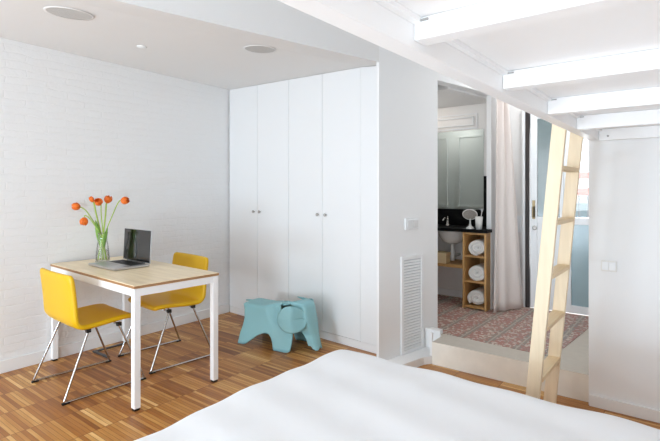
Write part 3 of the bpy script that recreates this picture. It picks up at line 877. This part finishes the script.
# make-up mirror, cup and toothbrush
mm = thing('makeup_mirror', 'round white makeup mirror on a stand on the black washstand', 'mirror', (-1.770, 4.50, .9425))
MB().lathe([(.001,0),(.042,0),(.040,.006),(.014,.03),(.008,.05),(.007,.095),(.001,.096)], 22).build('stand', M_ceram, mm, smooth=True)
mh = MB().lathe([(.001,-.008),(.070,-.008),(.073,0),(.070,.008),(.066,.006)], 30).build('mirror_frame', M_ceram, mm, smooth=True)
mh.matrix_local = Matrix.Translation((0, -.006, .140)) @ Matrix.Rotation(math.radians(12), 4, 'Z') @ Matrix.Rotation(math.radians(112), 4, 'X') @ Matrix.Diagonal((1, .78, 1, 1))
MB().lathe([(.001, .0065), (.0655, .0065)], 30).build('mirror_disc', mat('makeup_mirror_glass', (190, 188, 184), .15, .8), mh)
cp = tag(MB().lathe([(.001,0),(.029,0),(.037,.122),(.034,.122),(.027,.006),(.001,.006)], 22).build('tooth_mug', M_ceram, smooth=True), 'white tooth mug on the black washstand right of the makeup mirror', 'mug')
cp.location = (-1.676, 4.48, .9425)
tb = thing('toothbrush', 'toothbrush leaning in the white tooth mug', 'toothbrush', (-1.676, 4.48, .9495))
MB().tube([(.002, 0, .002), (.026, 0, .145), (.030, 0, .165)], .004, 8).build('handle', M_ceram, tb, smooth=True)
MB().box(.022, .038, -.006, .006, .165, .188).build('brush_head', mat('bristles', (196, 196, 200), .7), tb, bevel=.002)

# curtain beside the opening, gathered at the top and spreading to the floor
A0 = Vector((-1.535, 4.425)); A1 = Vector((-1.355, 4.795)); AD = (A1-A0); AN = Vector((AD.y, -AD.x)).normalized()
def cur(u, v):
    z = ST+.012+(2.40-ST-.012)*v
    k = 1-v
    lo = .10*v+.0*k; hi = .44+.56*(k**.85)
    p = A0+AD*(lo+(hi-lo)*u)
    amp = .012+.010*v
    q = p+AN*(amp*math.sin(u*2*PI*2.6+1.2+.5*math.sin(v*3))+.005*math.sin(u*23+v*4)+.012)
    return (q.x, q.y, z)
ct = thing('door_curtain', 'long off-white beige curtain gathered beside the bathroom opening', 'curtain', (0, 0, 0))
cm = MB(); cm.grid(cur, 100, 24); cm.build('cloth', M_curt, ct, smooth=True, solid=.003, offset=0, fix=False)
def hem(u, v):
    p = cur(u, .0+.03*v); return (p[0]+AN.x*.004, p[1]+AN.y*.004, p[2])
t0 = A0+AD*.05; t1 = A0+AD*.5
MB().tube([(t0.x+.012, t0.y, 2.41), (t1.x+.012, t1.y, 2.41)], .010, 10).build('rail', M_white, ct)
for t_ in (t0, t1): MB().tube([(t_.x+.012, t_.y, 2.41), (t_.x+.012, t_.y, 2.4995)], .006, 8).build('rail_bracket', M_white, ct)

# ------------------------------------------------------------------ light
wld = bpy.data.worlds.new('sky'); S.world = wld; wld.use_nodes = True
bg = wld.node_tree.nodes['Background']
bg.inputs['Color'].default_value = (.86, .93, 1, 1); bg.inputs['Strength'].default_value = 1.6
def area(name, loc, rot, sx, sy, power, col=(1, 1, 1)):
    l = bpy.data.lights.new(name, 'AREA'); l.shape = 'RECTANGLE'; l.size = sx; l.size_y = sy; l.energy = power; l.color = col
    o = bpy.data.objects.new(name, l); COL.objects.link(o); o.location = loc; o.rotation_euler = rot
    return o
for (x0, x1), p, q in zip(WX, (37, 15), (50, 46)):
    area('window_daylight', ((x0+x1)/2, -2.14, 1.55), (math.radians(70), 0, 0), x1-x0-.1, 1.5, p, (.86, .94, 1))
    # added low fill aimed upward to brighten the dropped ceiling and loft underside
    area('upward_fill', ((x0+x1)/2, -2.12, .45), (math.radians(122), 0, 0), x1-x0-.1, .6, q, (.70, .86, 1))
area('balcony_daylight', ((DX0+DX1)/2, 5.35, 1.25), (-PI/2, 0, 0), .8, 1.5, 26, (.93, .97, 1))
def point(name, loc, p, r_=.06, col=(1, .95, .88)):
    l = bpy.data.lights.new(name, 'POINT'); l.energy = p; l.shadow_soft_size = r_; l.color = col
    o = bpy.data.objects.new(name, l); COL.objects.link(o); o.location = loc
point('bathroom_fill', (-2.4, 4.35, 2.12), 3.5, .06, (1, .97, .93))  # added fill light that brightens the bathroom, no fitting modelled
point('passage_fill', (-1.02, 4.5, 2.40), 5.5, .08, (.95, .98, 1))  # unseen fill added to lift the back wall and curtain in the passage

S.view_settings.view_transform = 'Standard'; S.view_settings.look = 'None'
S.view_settings.gamma = 1; S.view_settings.use_curve_mapping = False
S.view_settings.exposure = .29
S.cycles.max_bounces = 10; S.cycles.diffuse_bounces = 7; S.cycles.transparent_max_bounces = 12
S.cycles.use_denoising = True
